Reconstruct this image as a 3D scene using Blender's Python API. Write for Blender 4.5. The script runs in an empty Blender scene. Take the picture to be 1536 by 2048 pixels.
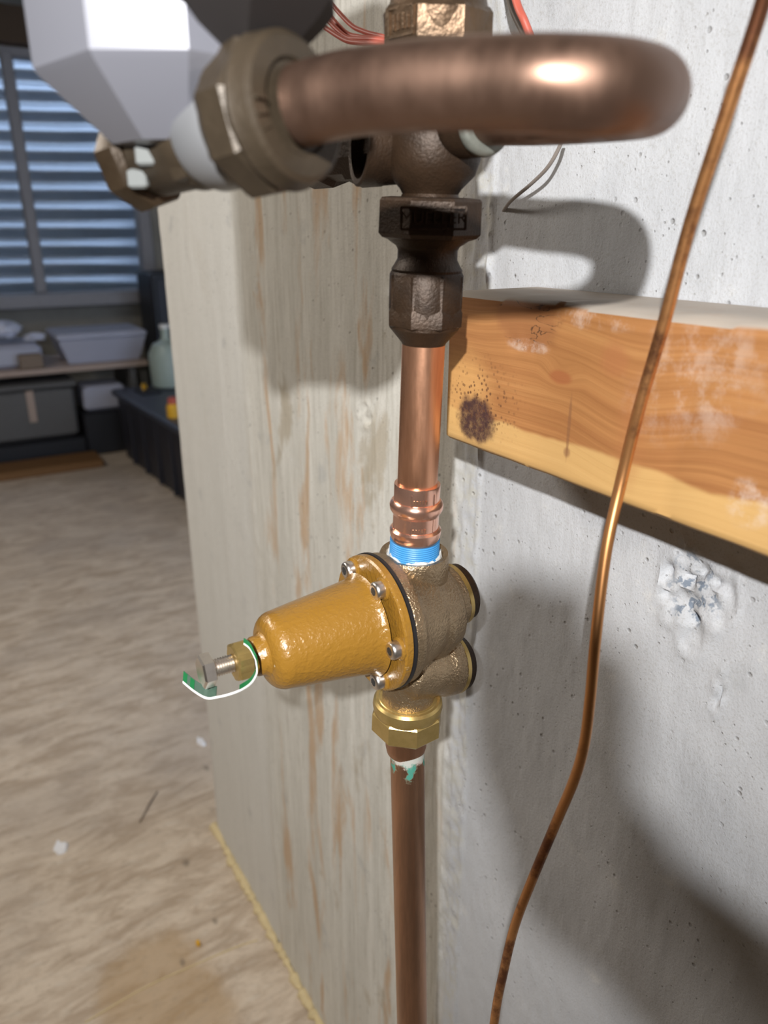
import bpy, math, random
import numpy as np
from mathutils import Vector, Matrix
random.seed(4); rng = np.random.default_rng(7)
V = Vector
# ------------------------------------------------------------------ camera, light, exposure
FPX = 1518.0                       # focal length in pixels of the 1536x2048 frame
PITCH = math.radians(20.48)
FWD_H = V((-.856, .517, 0)).normalized(); RIGHT = V((.517, .856, 0)).normalized()
FW = FWD_H*math.cos(PITCH) - V((0,0,1))*math.sin(PITCH)
UPV = V((0,0,1))*math.cos(PITCH) + FWD_H*math.sin(PITCH)
CAM = V((0, -.342, 1.15))
sc = bpy.context.scene; COL = sc.collection
cd = bpy.data.cameras.new('camera'); cam = bpy.data.objects.new('camera', cd); COL.objects.link(cam); sc.camera = cam
cam.matrix_world = Matrix(((RIGHT.x,UPV.x,-FW.x,CAM.x),(RIGHT.y,UPV.y,-FW.y,CAM.y),(RIGHT.z,UPV.z,-FW.z,CAM.z),(0,0,0,1)))
cd.sensor_fit = 'VERTICAL'; cd.sensor_height = 36; cd.sensor_width = 27; cd.lens = FPX/2048*36
cd.clip_start = .01; cd.clip_end = 60
cd.dof.use_dof = True; cd.dof.focus_distance = .455; cd.dof.aperture_fstop = cd.lens/3.6
sc.view_settings.view_transform = 'Standard'; sc.view_settings.look = 'None'
sc.view_settings.gamma = 1; sc.view_settings.use_curve_mapping = False
sc.view_settings.exposure = 0.0
w = bpy.data.worlds.new('world'); sc.world = w; w.use_nodes = True
w.node_tree.nodes['Background'].inputs[0].default_value = (.62, .76, 1, 1)
w.node_tree.nodes['Background'].inputs[1].default_value = 2.6
def spot(name, loc, aim, power, size, blend, r, col):
    l = bpy.data.lights.new(name, 'SPOT'); o = bpy.data.objects.new(name, l); COL.objects.link(o)
    l.energy = power; l.spot_size = math.radians(size); l.spot_blend = blend; l.shadow_soft_size = r; l.color = col
    o.location = loc; o.rotation_euler = (V(aim)-V(loc)).to_track_quat('-Z','Y').to_euler(); return o
def area(name, loc, aim, power, sx, sy, col):
    l = bpy.data.lights.new(name, 'AREA'); o = bpy.data.objects.new(name, l); COL.objects.link(o)
    l.energy = power; l.shape = 'RECTANGLE'; l.size = sx; l.size_y = sy; l.color = col
    o.location = loc; o.rotation_euler = (V(aim)-V(loc)).to_track_quat('-Z','Y').to_euler(); return o
# the photographer's head torch, a little above and behind the camera
spot('head_torch', (.178,-.520,1.331), (-1.45,0,.72), 44, 112, 1.0, .0075, (1,.98,.95))
# unseen ceiling strip, added as fill to brighten the left wall
area('ceiling_fill', (-2.0,-1.5,2.36), (-1.2,-.2,.5), 30, 1.2, .25, (1,.91,.80))

# ------------------------------------------------------------------ pixel -> point on a real plane
def ray(x, y): return FW + RIGHT*((x-768)/FPX) + UPV*((1024-y)/FPX)
def atY(x, y, Y): r = ray(x,y); return CAM + r*((Y-CAM.y)/r.y)
def atX(x, y, X): r = ray(x,y); return CAM + r*((X-CAM.x)/r.x)
def atZ(x, y, Z): r = ray(x,y); return CAM + r*((Z-CAM.z)/r.z)
def atD(x, y, d): return CAM + ray(x,y)*d
def depth(p): return (V(p)-CAM).dot(FW)

# ------------------------------------------------------------------ materials
class NT:
    def __init__(s, name):
        s.m = bpy.data.materials.new(name); s.m.use_nodes = True; s.t = s.m.node_tree
        s.b = s.t.nodes['Principled BSDF']; s.co = s.n('ShaderNodeTexCoord').outputs['Object']
    def n(s, k, **kw):
        o = s.t.nodes.new(k)
        for a, v in kw.items(): setattr(o, a, v)
        return o
    def l(s, a, b): s.t.links.new(a, b)
    def put(s, sock, v):
        if isinstance(v, bpy.types.NodeSocket): s.l(v, sock)
        elif isinstance(v, (tuple, list)) and len(v) == 3 and sock.type == 'RGBA': sock.default_value = (*v, 1)
        else: sock.default_value = v
    def vec(s, scale=(1,1,1), off=(0,0,0), src=None):
        m = s.n('ShaderNodeMapping'); s.l(src or s.co, m.inputs[0]); m.inputs['Scale'].default_value = scale
        m.inputs['Location'].default_value = off; return m.outputs[0]
    def noise(s, scale, detail=4, rough=.6, vec=None, dist=0):
        o = s.n('ShaderNodeTexNoise'); s.l(vec or s.co, o.inputs['Vector']); o.inputs['Scale'].default_value = scale
        o.inputs['Detail'].default_value = detail; o.inputs['Roughness'].default_value = rough; o.inputs['Distortion'].default_value = dist
        return o.outputs[0]
    def rng(s, v, a, b, c=0, d=1):
        o = s.n('ShaderNodeMapRange'); o.inputs[1].default_value = a; o.inputs[2].default_value = b
        o.inputs[3].default_value = c; o.inputs[4].default_value = d; o.interpolation_type = 'SMOOTHSTEP' if (c,d)==(0,1) or (c,d)==(1,0) else 'LINEAR'
        s.l(v, o.inputs[0]); return o.outputs[0]
    def mix(s, f, a, b):
        o = s.n('ShaderNodeMix', data_type='RGBA'); s.put(o.inputs[0], f); s.put(o.inputs[6], a); s.put(o.inputs[7], b); return o.outputs[2]
    def ma(s, op, a, b=0.0, c=None):
        o = s.n('ShaderNodeMath', operation=op); s.put(o.inputs[0], a); s.put(o.inputs[1], b)
        if c is not None: s.put(o.inputs[2], c)
        return o.outputs[0]
    def vor(s, scale, vec=None, feature='F1'):
        o = s.n('ShaderNodeTexVoronoi', feature=feature); s.l(vec or s.co, o.inputs['Vector']); o.inputs['Scale'].default_value = scale; return o
    def xyz(s):
        o = s.n('ShaderNodeSeparateXYZ'); s.l(s.co, o.inputs[0]); return o.outputs
    def blob(s, c, r, soft=.5, wob=0, ws=60):
        # soft ellipsoid patch centred on c with radii r
        m = s.vec((1/r[0],1/r[1],1/r[2]), (-c[0]/r[0],-c[1]/r[1],-c[2]/r[2]))
        o = s.n('ShaderNodeVectorMath', operation='LENGTH'); s.l(m, o.inputs[0]); d = o.outputs['Value']
        if wob: d = s.ma('ADD', d, s.ma('MULTIPLY', s.ma('SUBTRACT', s.noise(ws, 4, .65), .5), wob))
        return s.rng(d, 1-soft, 1, 1, 0)
    def bump(s, h, strength=.3, dist=.001, prev=None):
        o = s.n('ShaderNodeBump'); o.inputs['Strength'].default_value = strength; o.inputs['Distance'].default_value = dist
        s.l(h, o.inputs['Height'])
        if prev: s.l(prev, o.inputs['Normal'])
        return o.outputs[0]
    def out(s, col, rough=.5, metal=0, nor=None, **kw):
        s.put(s.b.inputs['Base Color'], col); s.put(s.b.inputs['Roughness'], rough); s.put(s.b.inputs['Metallic'], metal)
        if nor: s.l(nor, s.b.inputs['Normal'])
        for k, v in kw.items(): s.put(s.b.inputs[k.replace('_',' ')], v)
        return s.m
def simple(name, col, rough=.5, metal=0, var=.12, sc_=40, bump=0, bsc=200, **kw):
    n = NT(name); a = tuple(c*(1-var) for c in col); b = tuple(min(1,c*(1+var)) for c in col)
    c = n.mix(n.noise(sc_), a, b)
    return n.out(c, rough, metal, n.bump(n.noise(bsc, 3), bump, .0006) if bump else None, **kw)

def concrete_wall():
    n = NT('cast_concrete'); x, y, z = n.xyz()
    left = n.rng(x, -.47, -.44, 1, 0); plain = n.rng(x, -.93, -.88, 1, 0)
    c = n.mix(n.rng(n.noise(5, 5), .3, .7), (.475,.495,.53), (.575,.595,.63))
    streak = n.noise(1, 6, .7, n.vec((38,1,3.0)))
    warm = n.mix(n.rng(streak, .3, .7), (.62,.61,.56), (.79,.78,.73))  # left concrete is warmer; its tone is also raised for the weaker light there
    c = n.mix(left, c, warm)
    fine = n.noise(1, 5, .75, n.vec((230,1,9)))
    c = n.mix(n.ma('MULTIPLY', left, n.rng(fine, .5, .72)), c, (.46,.44,.38))
    # rust coloured and ochre form stains, long and vertical
    st = n.rng(n.noise(1, 5, .62, n.vec((21,1,3.6), (3.1,0,1.7)), .6), .545, .66)
    st = n.ma('MULTIPLY', n.ma('MULTIPLY', st, left), n.ma('SUBTRACT', 1, plain))
    c = n.mix(n.ma('MULTIPLY', st, .75), c, (.58,.38,.21))
    st2 = n.rng(n.noise(1, 5, .62, n.vec((11,1,5), (9,0,4)), .4), .59, .68)
    c = n.mix(n.ma('MULTIPLY', n.ma('MULTIPLY', st2, left), .6), c, (.40,.33,.22))
    c = n.mix(n.ma('MULTIPLY', plain, .85), c, n.mix(streak, (.68,.68,.655), (.79,.79,.76)))
    # bluish grey blotches and white efflorescence
    c = n.mix(n.ma('MULTIPLY', n.rng(n.noise(17, 5, .6), .6, .72), .35), c, (.36,.38,.40))
    c = n.mix(n.ma('MULTIPLY', n.rng(n.noise(28, 6, .7), .58, .75), .5), c, (.72,.72,.70))
    # gritty skin of the right part
    g = n.noise(650, 4, .75)
    c = n.mix(n.ma('MULTIPLY', n.rng(g, .5, .68), .42), c, (.33,.32,.30))
    # air pits: only some cells
    pitf = None; hts = []
    for s_, th in ((330,.035), (150,.025)):
        v = n.vor(s_); sp = n.n('ShaderNodeSeparateXYZ'); n.l(v.outputs['Color'], sp.inputs[0])
        pick = n.rng(sp.outputs[0], .86, .89); d = n.rng(v.outputs['Distance'], .10, .28, 1, 0)
        p = n.ma('MULTIPLY', n.ma('MULTIPLY', pick, d), n.rng(n.noise(9,3), .38, .6)); hts.append(p)
        c = n.mix(n.ma('MULTIPLY', p, .4), c, (.13,.12,.11))
    # broken patch with exposed bluish stone, and rough strip along the form joint
    pa = n.blob(tuple(atY(1390,1185,0)), (.021,.03,.030), .5, .8, 90)
    c = n.mix(n.ma('MULTIPLY', pa, n.rng(n.noise(150,3), .5, .6)), c, (.20,.24,.30))
    joint = n.ma('MULTIPLY', n.rng(x,-.468,-.458), n.rng(x,-.43,-.422,1,0))
    c = n.mix(n.ma('MULTIPLY', joint, n.rng(n.noise(60,5,.7),.4,.65)), c, (.52,.52,.49))
    b1 = n.bump(n.noise(1, 6, .7, n.vec((160,160,60))), .35, .002)
    b2 = n.bump(n.ma('MULTIPLY', fine, n.ma('ADD', n.ma('MULTIPLY', left, .85), .1)), .5, .0013, b1)
    b3 = n.bump(n.ma('MULTIPLY', hts[0], -1), .6, .0010, b2); b4 = n.bump(n.ma('MULTIPLY', hts[1], -1), .6, .0018, b3)
    b5 = n.bump(g, .45, .0009, b4)
    return n.out(c, .82, 0, b5)
def plain_concrete(name, a, b):
    n = NT(name); c = n.mix(n.rng(n.noise(4,6,.65), .3,.7), a, b)
    return n.out(c, .85, 0, n.bump(n.noise(50,5), .3, .003))
def floor_mat():
    n = NT('troweled_floor'); # streaky worn, dusty slab
    s1 = n.noise(1, 7, .68, n.vec((24, 7.5, 1)), .7)
    c = n.mix(n.rng(s1, .36, .62), (.46,.365,.275), (.70,.60,.49))
    s2 = n.noise(1, 6, .7, n.vec((75, 22, 1)), .5)
    c = n.mix(n.ma('MULTIPLY', n.rng(s2, .5, .72), .6), c, (.66,.60,.52))
    c = n.mix(n.ma('MULTIPLY', n.rng(n.noise(1, 6, .7, n.vec((55, 20, 1), (4,2,0)), .5), .56, .7), .5), c, (.33,.26,.19))
    c = n.mix(n.ma('MULTIPLY', n.rng(n.noise(1.6,3), .45,.65), .4), c, (.40,.35,.31))
    w_ = n.blob(tuple(atZ(330,2000,0)), (.17,.11,.5), .35, .9, 9)
    c = n.mix(n.ma('MULTIPLY', w_, .55), c, (.43,.28,.13))
    for p, r in (((372,1725),.011), ((413,1536),.009), ((365,1925),.007), ((430,1842),.007),((1,1),.001)):
        q = atZ(p[0],p[1],0) if p != (1,1) else V((-1.6,-.4,0))
        c = n.mix(n.ma('MULTIPLY', n.blob(tuple(q), (r*1.6,r,.1), .9, .9, 90), .6), c, (.12,.10,.08))
    c = n.mix(n.ma('MULTIPLY', n.rng(n.noise(1, 5, .75, n.vec((150, 70, 1)), .6), .5, .7), .45), c, (.36,.29,.215))
    return n.out(c, .7, 0, n.bump(s1, .5, .006, n.bump(s2, .4, .002)))
def timber_mat():
    n = NT('old_fir_timber'); x, y, z = n.xyz()
    P = lambda px, py: tuple(atY(px, py, -.068))
    k1 = P(1055,640); k2 = P(1120,755); k3 = P(1262,860)
    # grain runs along x and bows round the knots
    def bow(c, r, a): return n.ma('MULTIPLY', n.blob(c, r, 1.0), a)
    zz = n.ma('ADD', z, n.ma('MULTIPLY', n.noise(1,3,.5,n.vec((3,1,7))), .006))
    zz = n.ma('ADD', zz, bow(k3,(.05,.3,.07), .009)); zz = n.ma('ADD', zz, bow(k2,(.02,.3,.012), .006)); zz = n.ma('ADD', zz, bow(k1,(.045,.3,.03), -.004))
    cv = n.n('ShaderNodeCombineXYZ'); n.l(x, cv.inputs[0]); n.l(y, cv.inputs[1]); n.l(zz, cv.inputs[2])
    g = n.noise(1, 5, .62, n.vec((6,90,420), src=cv.outputs[0])); g2 = n.noise(1, 4, .6, n.vec((3,30,90), src=cv.outputs[0]))
    g = n.ma('ADD', n.ma('MULTIPLY', g, .75), n.ma('MULTIPLY', n.noise(1,3,.6,n.vec((14,60,1500),src=cv.outputs[0])), .25))
    c = n.mix(n.rng(g, .3, .7), (.29,.125,.040), (.40,.185,.064))
    c = n.mix(n.ma('MULTIPLY', n.rng(g2, .5, .68), .55), c, (.26,.10,.032))
    c = n.mix(n.ma('MULTIPLY', n.rng(g2, .3, .45, 1, 0), .5), c, (.48,.245,.09))
    # pale sapwood along the lower edge
    lim = n.ma('ADD', z, n.ma('MULTIPLY', n.noise(1,3,.5,n.vec((22,1,4))), .010))
    sap = n.rng(lim, 1.0505, 1.0535, 1, 0)
    c = n.mix(n.ma('MULTIPLY', sap, .85), c, n.mix(g, (.50,.30,.105), (.62,.41,.17)))
    c = n.mix(n.ma('MULTIPLY', n.blob(P(925,790), (.035,.2,.035), .7, .3, 40), .5), c, (.72,.42,.15))
    # knots
    c = n.mix(n.ma('MULTIPLY', n.blob(k1, (.030,.2,.019), .35, .6, 55), .65), c, (.26,.105,.04))
    c = n.mix(n.ma('MULTIPLY', n.blob(k2, (.010,.2,.0045), .5, .3, 90), .8), c, (.30,.10,.035))
    c = n.mix(n.ma('MULTIPLY', n.blob(P(1230,720), (.012,.2,.011), .6, .5, 70), .55), c, (.34,.13,.05))
    c = n.mix(n.ma('MULTIPLY', n.blob(k3, (.012,.2,.040), .9, .5, 60), .5), c, (.35,.14,.05))
    # cracks in the big knot
    cr = n.rng(n.noise(1, 3, .6, n.vec((32,20,100)), 1.3), .48, .5); cr2 = n.rng(n.noise(1, 3, .6, n.vec((32,20,100)), 1.3), .5, .52, 1, 0)
    crk = n.ma('MULTIPLY', n.ma('MULTIPLY', cr, cr2), n.blob(k1, (.028,.2,.017), .3, .6, 55))
    c = n.mix(crk, c, (.05,.025,.012))
    # black mould spot with pepper dots around it
    ms = P(952,838); mo = n.blob(ms, (.022,.2,.018), .55, .6, 130)
    c = n.mix(n.ma('MULTIPLY', n.rng(mo, 0, .9), n.rng(n.noise(230,4,.75), .3, .55, .72, .98)), c, n.mix(n.noise(400,3,.7), (.020,.008,.010), (.075,.030,.030)))
    v = n.vor(330); dots = n.ma('MULTIPLY', n.rng(v.outputs['Distance'], .2, .38, 1, 0), n.blob(P(965,800), (.045,.2,.030), .9, .9, 160))
    c = n.mix(n.ma('MULTIPLY', dots, .9), c, (.10,.04,.018))
    # dried drip
    dr = n.blob(P(1137,855), (.0014,.2,.020), .4, .4, 150); c = n.mix(n.ma('MULTIPLY', dr, .6), c, (.20,.09,.04))
    dr = n.blob(P(1133,905), (.0032,.2,.0035), .6, .4, 150); c = n.mix(n.ma('MULTIPLY', dr, .6), c, (.20,.09,.04))
    # whitish cement haze
    hz = n.rng(n.noise(1,6,.75,n.vec((90,90,75))), .42, .66)
    for q, r, f in ((P(1410,735), (.034,.2,.028), .28), (P(1500,1010), (.012,.2,.012), .5), (P(1350,820), (.035,.2,.02), .15), (P(1055,692),(.02,.2,.004),.5), (P(1190,640),(.03,.2,.006),.4)):
        c = n.mix(n.ma('MULTIPLY', n.ma('MULTIPLY', hz, n.blob(q, r, .5, .8, 60)), f), c, (.62,.53,.47))
    # saw fuzz: dusty top face
    geo = n.n('ShaderNodeNewGeometry'); sp = n.n('ShaderNodeSeparateXYZ'); n.l(geo.outputs['Normal'], sp.inputs[0])
    top = n.rng(sp.outputs[2], .45, .85); c = n.mix(n.ma('MULTIPLY', top, n.rng(n.noise(60,5,.7),.2,.5,.75,1)), c, (.40,.35,.30))
    saw = n.noise(1, 3, .6, n.vec((420,30,8)))
    return n.out(c, .62, 0, n.bump(crk, -1, .004, n.bump(g, .25, .0007, n.bump(saw, .12, .0006))))
def copper(name, base, patina, amt, rough=.3, streak=(60,60,5)):
    n = NT(name)
    s = n.noise(1, 5, .65, n.vec(streak)); c = n.mix(n.rng(s, .5-amt, .9-amt), base, patina)
    return n.out(c, n.rng(n.noise(1,4,.6,n.vec((90,90,20))), .3, .7, rough*.75, rough*1.3), .92, n.bump(n.noise(500,3), .05, .0004))
M = {}
M['wall'] = concrete_wall(); M['floor'] = floor_mat(); M['timber'] = timber_mat()
M['farwall'] = plain_concrete('far_concrete', (.26,.25,.22), (.36,.34,.30))
M['copper'] = copper('copper_pipe', (.86,.46,.29), (.52,.25,.14), .18, .30)
M['copper_old'] = copper('copper_dull', (.62,.33,.20), (.34,.19,.12), .2, .34, (40,40,5))
M['copper_loop'] = copper('copper_tarnished', (.20,.125,.092), (.16,.095,.070), .05, .42, (22,22,22))
M['copper_new'] = copper('copper_bright', (.93,.55,.42), (.80,.40,.28), .05, .19, (40,40,40))
def drip_pipe():
    n = NT('copper_with_verdigris'); s = n.noise(1,5,.65,n.vec((50,50,6)))
    c = n.mix(n.rng(s,.3,.7), (.62,.35,.22), (.35,.21,.14)); x,y,z = n.xyz()
    jag = n.ma('ADD', z, n.ma('MULTIPLY', n.ma('SUBTRACT', n.noise(210,6,.8), .5), .018))
    g = n.rng(jag, .819, .822); wht = n.rng(jag, .829, .832)
    c = n.mix(n.ma('MULTIPLY', g, n.rng(n.noise(70,3),.5,.56)), c, (.07,.30,.23)); c = n.mix(n.ma('MULTIPLY', wht, .9), c, (.55,.54,.50))
    gm = n.ma('MAXIMUM', n.ma('MULTIPLY', g, n.rng(n.noise(70,3),.5,.56)), wht); met = n.ma('SUBTRACT', .92, n.ma('MULTIPLY', gm, .85))
    return n.out(c, n.ma('ADD', .3, n.ma('MULTIPLY', gm, .4)), met, n.bump(n.noise(300,3), .1, .0006))
M['copper_low'] = drip_pipe()
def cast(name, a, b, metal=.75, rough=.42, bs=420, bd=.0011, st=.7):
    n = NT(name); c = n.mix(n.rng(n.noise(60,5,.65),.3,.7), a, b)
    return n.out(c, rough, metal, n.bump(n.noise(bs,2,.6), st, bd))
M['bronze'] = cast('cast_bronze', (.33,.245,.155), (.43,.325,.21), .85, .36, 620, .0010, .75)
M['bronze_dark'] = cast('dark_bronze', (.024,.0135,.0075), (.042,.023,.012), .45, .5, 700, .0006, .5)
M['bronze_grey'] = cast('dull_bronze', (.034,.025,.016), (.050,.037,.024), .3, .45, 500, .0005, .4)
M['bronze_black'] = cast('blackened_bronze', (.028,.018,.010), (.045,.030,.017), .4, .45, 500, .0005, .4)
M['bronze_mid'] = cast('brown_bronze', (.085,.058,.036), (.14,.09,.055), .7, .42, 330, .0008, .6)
M['brass'] = cast('yellow_brass', (.50,.36,.13), (.62,.46,.19), .8, .30, 60, .0003, .15)
def bonnet_mat():
    n = NT('golden_paint'); c = n.mix(n.noise(30), (.26,.130,.016), (.30,.152,.022))
    c = n.mix(n.ma('MULTIPLY', n.rng(n.noise(190,4,.7), .70,.74), .6), c, (.75,.68,.50))
    m = n.noise(1,2,.55,n.vec((520,330,330)))
    return n.out(c, .32, .05, n.bump(n.rng(m,.35,.75), .35, .0007), Coat_Weight=.5, Coat_Roughness=.2)
M['gold'] = bonnet_mat()
M['steel'] = simple('stainless', (.78,.74,.70), .32, 1, .1, 300, .1)
M['steel_dark'] = simple('dark_recess', (.03,.03,.03), .5)
M['rubber'] = simple('black_rubber', (.012,.012,.014), .45)
M['tape'] = simple('blue_sealant', (.05,.27,.60), .42, 0, .15, 90, .3, 250)
M['paste'] = simple('white_paste', (.62,.64,.64), .6, 0, .14, 120, .5, 300)
M['clip'] = simple('off_white_clip', (.15,.16,.16), .4)
M['white'] = simple('white_plastic', (.82,.83,.82), .4)
M['green'] = simple('green_plastic', (.008,.13,.04), .35, 0, .15, 60)
M['tag_inner'] = simple('green_grey_plastic', (.055,.10,.075), .4, 0, .25, 260)
M['grey_plastic'] = simple('pale_grey_plastic', (.165,.17,.20), .33, .15, .06, 8)
M['meter_black'] = simple('near_black_matte', (.008,.006,.006), .7)
M['sleeve'] = simple('pale_sleeve', (.17,.175,.185), .35, .3, .06, 12)
M['red'] = simple('red_insulation', (.50,.11,.075), .5)
M['wire'] = simple('grey_wire', (.22,.19,.17), .5)
M['solder'] = simple('grey_solder', (.17,.18,.16), .5, .4, .35, 160, .4)
M['foam'] = simple('yellow_foam', (.70,.58,.34), .8, 0, .15, 120, .5, 200)
M['flake'] = simple('white_flake', (.85,.86,.90), .7)
M['dark'] = simple('black_plastic', (.012,.013,.018), .45)
M['tote'] = simple('tote_plastic', (.022,.024,.036), .5, 0, .2, 20)
M['toterim'] = simple('tote_rim', (.05,.06,.09), .45)
M['yellow'] = simple('yellow_plastic', (.75,.42,.03), .45)
M['steelcorr'] = simple('galvanised', (.50,.57,.66), .42, .8, .12, 9)
M['frame'] = simple('window_frame_paint', (.30,.29,.30), .5)
M['joist'] = simple('dark_joist', (.10,.065,.04), .8)
M['lumber'] = simple('brown_board', (.20,.10,.035), .75)
M['shelfwood'] = simple('shelf_edge', (.42,.33,.28), .7)
M['bin'] = simple('cloudy_bin', (.42,.44,.54), .35, 0, .1, 6)
M['bag'] = simple('white_bag', (.62,.66,.80), .45, 0, .2, 30, .4, 60)
M['card'] = simple('cardboard', (.22,.17,.13), .8)
M['greybin'] = simple('grey_bin', (.11,.11,.11), .6)
M['jug'] = simple('cloudy_jug', (.36,.44,.40), .4)
M['ceil'] = simple('ceiling_boards', (.16,.13,.10), .8)
M['skin'] = simple('skin', (.55,.33,.24), .5, 0, .08, 20, .1, 400, Subsurface_Weight=.1)
M['cloth'] = simple('dark_sleeve_cloth', (.04,.05,.08), .9)
def capillary():
    n = NT('capillary_copper'); s = n.noise(1,6,.7,n.vec((30,30,26)))
    c = n.mix(n.rng(s,.48,.66), (.62,.30,.12), (.20,.085,.045))
    return n.out(c, .34, .85)
M['capillary'] = capillary()
n = NT('window_glass'); n.out((1,1,1), .02, 0, None, Transmission_Weight=1.0, IOR=1.05); M['glass'] = n.m

# ------------------------------------------------------------------ mesh helpers
class MB:
    def __init__(s): s.v = []; s.f = []
    def add(s, vs, fs):
        o = len(s.v); s.v += [tuple(p) for p in vs]; s.f += [tuple(i+o for i in f) for f in fs]; return s
    def box(s, c, size, rot=0, bev=0):
        x, y, z = (d/2 for d in size); R = Matrix.Rotation(rot, 3, 'Z'); c = V(c)
        if bev <= 0:
            vs = [c + R@V((i*x,j*y,k*z)) for i in (-1,1) for j in (-1,1) for k in (-1,1)]
            return s.add(vs, [(0,1,3,2),(4,6,7,5),(0,4,5,1),(2,3,7,6),(0,2,6,4),(1,5,7,3)])
        b = min(bev, x*.9, y*.9, z*.9); rings = []
        for zz, ins in ((-z,b),(-z+b,0),(z-b,0),(z,b)):
            X, Y = x-ins, y-ins; cb = b*.8
            pts = [(X-cb,-Y),(X,-Y+cb),(X,Y-cb),(X-cb,Y),(-X+cb,Y),(-X,Y-cb),(-X,-Y+cb),(-X+cb,-Y)]
            rings.append([c + R@V((p[0],p[1],zz)) for p in pts])
        return s.loft(rings)
    def loft(s, rings, caps=True, close=True):
        n = len(rings[0]); vs = [p for r in rings for p in r]; fs = []
        for i in range(len(rings)-1):
            for j in range(n if close else n-1):
                k = (j+1) % n; fs.append((i*n+j, i*n+k, (i+1)*n+k, (i+1)*n+j))
        if caps: fs += [tuple(reversed(range(n))), tuple(range((len(rings)-1)*n, len(rings)*n))]
        return s.add(vs, fs)
    def lathe(s, o, ax, prof, seg=40, caps=True, phase=0, ref=None):
        # prof: (distance along ax, radius); closed by caps
        o = V(o); ax = V(ax).normalized(); a = V(ref) if ref else (V((0,0,1)) if abs(ax.z) < .9 else V((1,0,0)))
        a = (a - ax*a.dot(ax)).normalized(); b = ax.cross(a)
        return s.loft([[o + ax*h + (a*math.cos(2*math.pi*(j+phase)/seg) + b*math.sin(2*math.pi*(j+phase)/seg))*r for j in range(seg)] for h, r in prof], caps)
    def tube(s, pts, r, seg=14, caps=True):
        pts = [V(p) for p in pts]; rs = r if isinstance(r, (list, tuple)) else [r]*len(pts); rings = []; a = None
        for i, p in enumerate(pts):
            t = (pts[min(i+1,len(pts)-1)] - pts[max(i-1,0)]).normalized()
            if a is None: a = t.orthogonal().normalized()
            a = (a - t*a.dot(t)).normalized(); b = t.cross(a)
            rings.append([p + (a*math.cos(2*math.pi*j/seg)+b*math.sin(2*math.pi*j/seg))*rs[i] for j in range(seg)])
        return s.loft(rings, caps)
ROOT = {}
def root_loc(p):
    while p and p.parent: p = p.parent
    return p.location.copy() if p else V((0,0,0))
def tag(o, label=None, cat=None, group=None, kind=None):
    if label: o['label'] = label
    if cat: o['category'] = cat
    if group: o['group'] = group
    if kind: o['kind'] = kind
    return o
def build(mb, name, m, parent=None, smooth=35, label=None):
    off = root_loc(parent); me = bpy.data.meshes.new(name)
    me.from_pydata([(p[0]-off.x, p[1]-off.y, p[2]-off.z) for p in mb.v], [], mb.f); me.validate(); me.update()
    import bmesh
    bm = bmesh.new(); bm.from_mesh(me); bmesh.ops.recalc_face_normals(bm, faces=bm.faces); bm.to_mesh(me); bm.free()
    if smooth:
        me.polygons.foreach_set('use_smooth', [True]*len(me.polygons)); me.set_sharp_from_angle(angle=math.radians(smooth))
    o = bpy.data.objects.new(name, me); COL.objects.link(o); o.data.materials.append(M[m])
    if parent: o.parent = parent
    if label: o['label'] = label
    return o
def thing(name, loc, label, cat, group=None):
    o = bpy.data.objects.new(name, None); COL.objects.link(o); o.location = loc; o.empty_display_size = .02
    return tag(o, label, cat, group)
def smooth_path(pts, k=8):
    pts = [V(p) for p in pts]; out = []
    for i in range(len(pts)-1):
        p0, p1, p2, p3 = pts[max(i-1,0)], pts[i], pts[i+1], pts[min(i+2,len(pts)-1)]
        for j in range(k):
            t = j/k; out.append(.5*((2*p1)+(p2-p0)*t+(2*p0-5*p1+4*p2-p3)*t*t+(3*p1-p0-3*p2+p3)*t**3))
    return out + [pts[-1]]
def remesh(o, vox, it=2):
    r = o.modifiers.new('r', 'REMESH'); r.mode = 'VOXEL'; r.voxel_size = vox; r.use_smooth_shade = True
    s = o.modifiers.new('s', 'SMOOTH'); s.iterations = it; s.factor = .5

# ------------------------------------------------------------------ the setting
def struct(o): o['kind'] = 'structure'; return o
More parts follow.
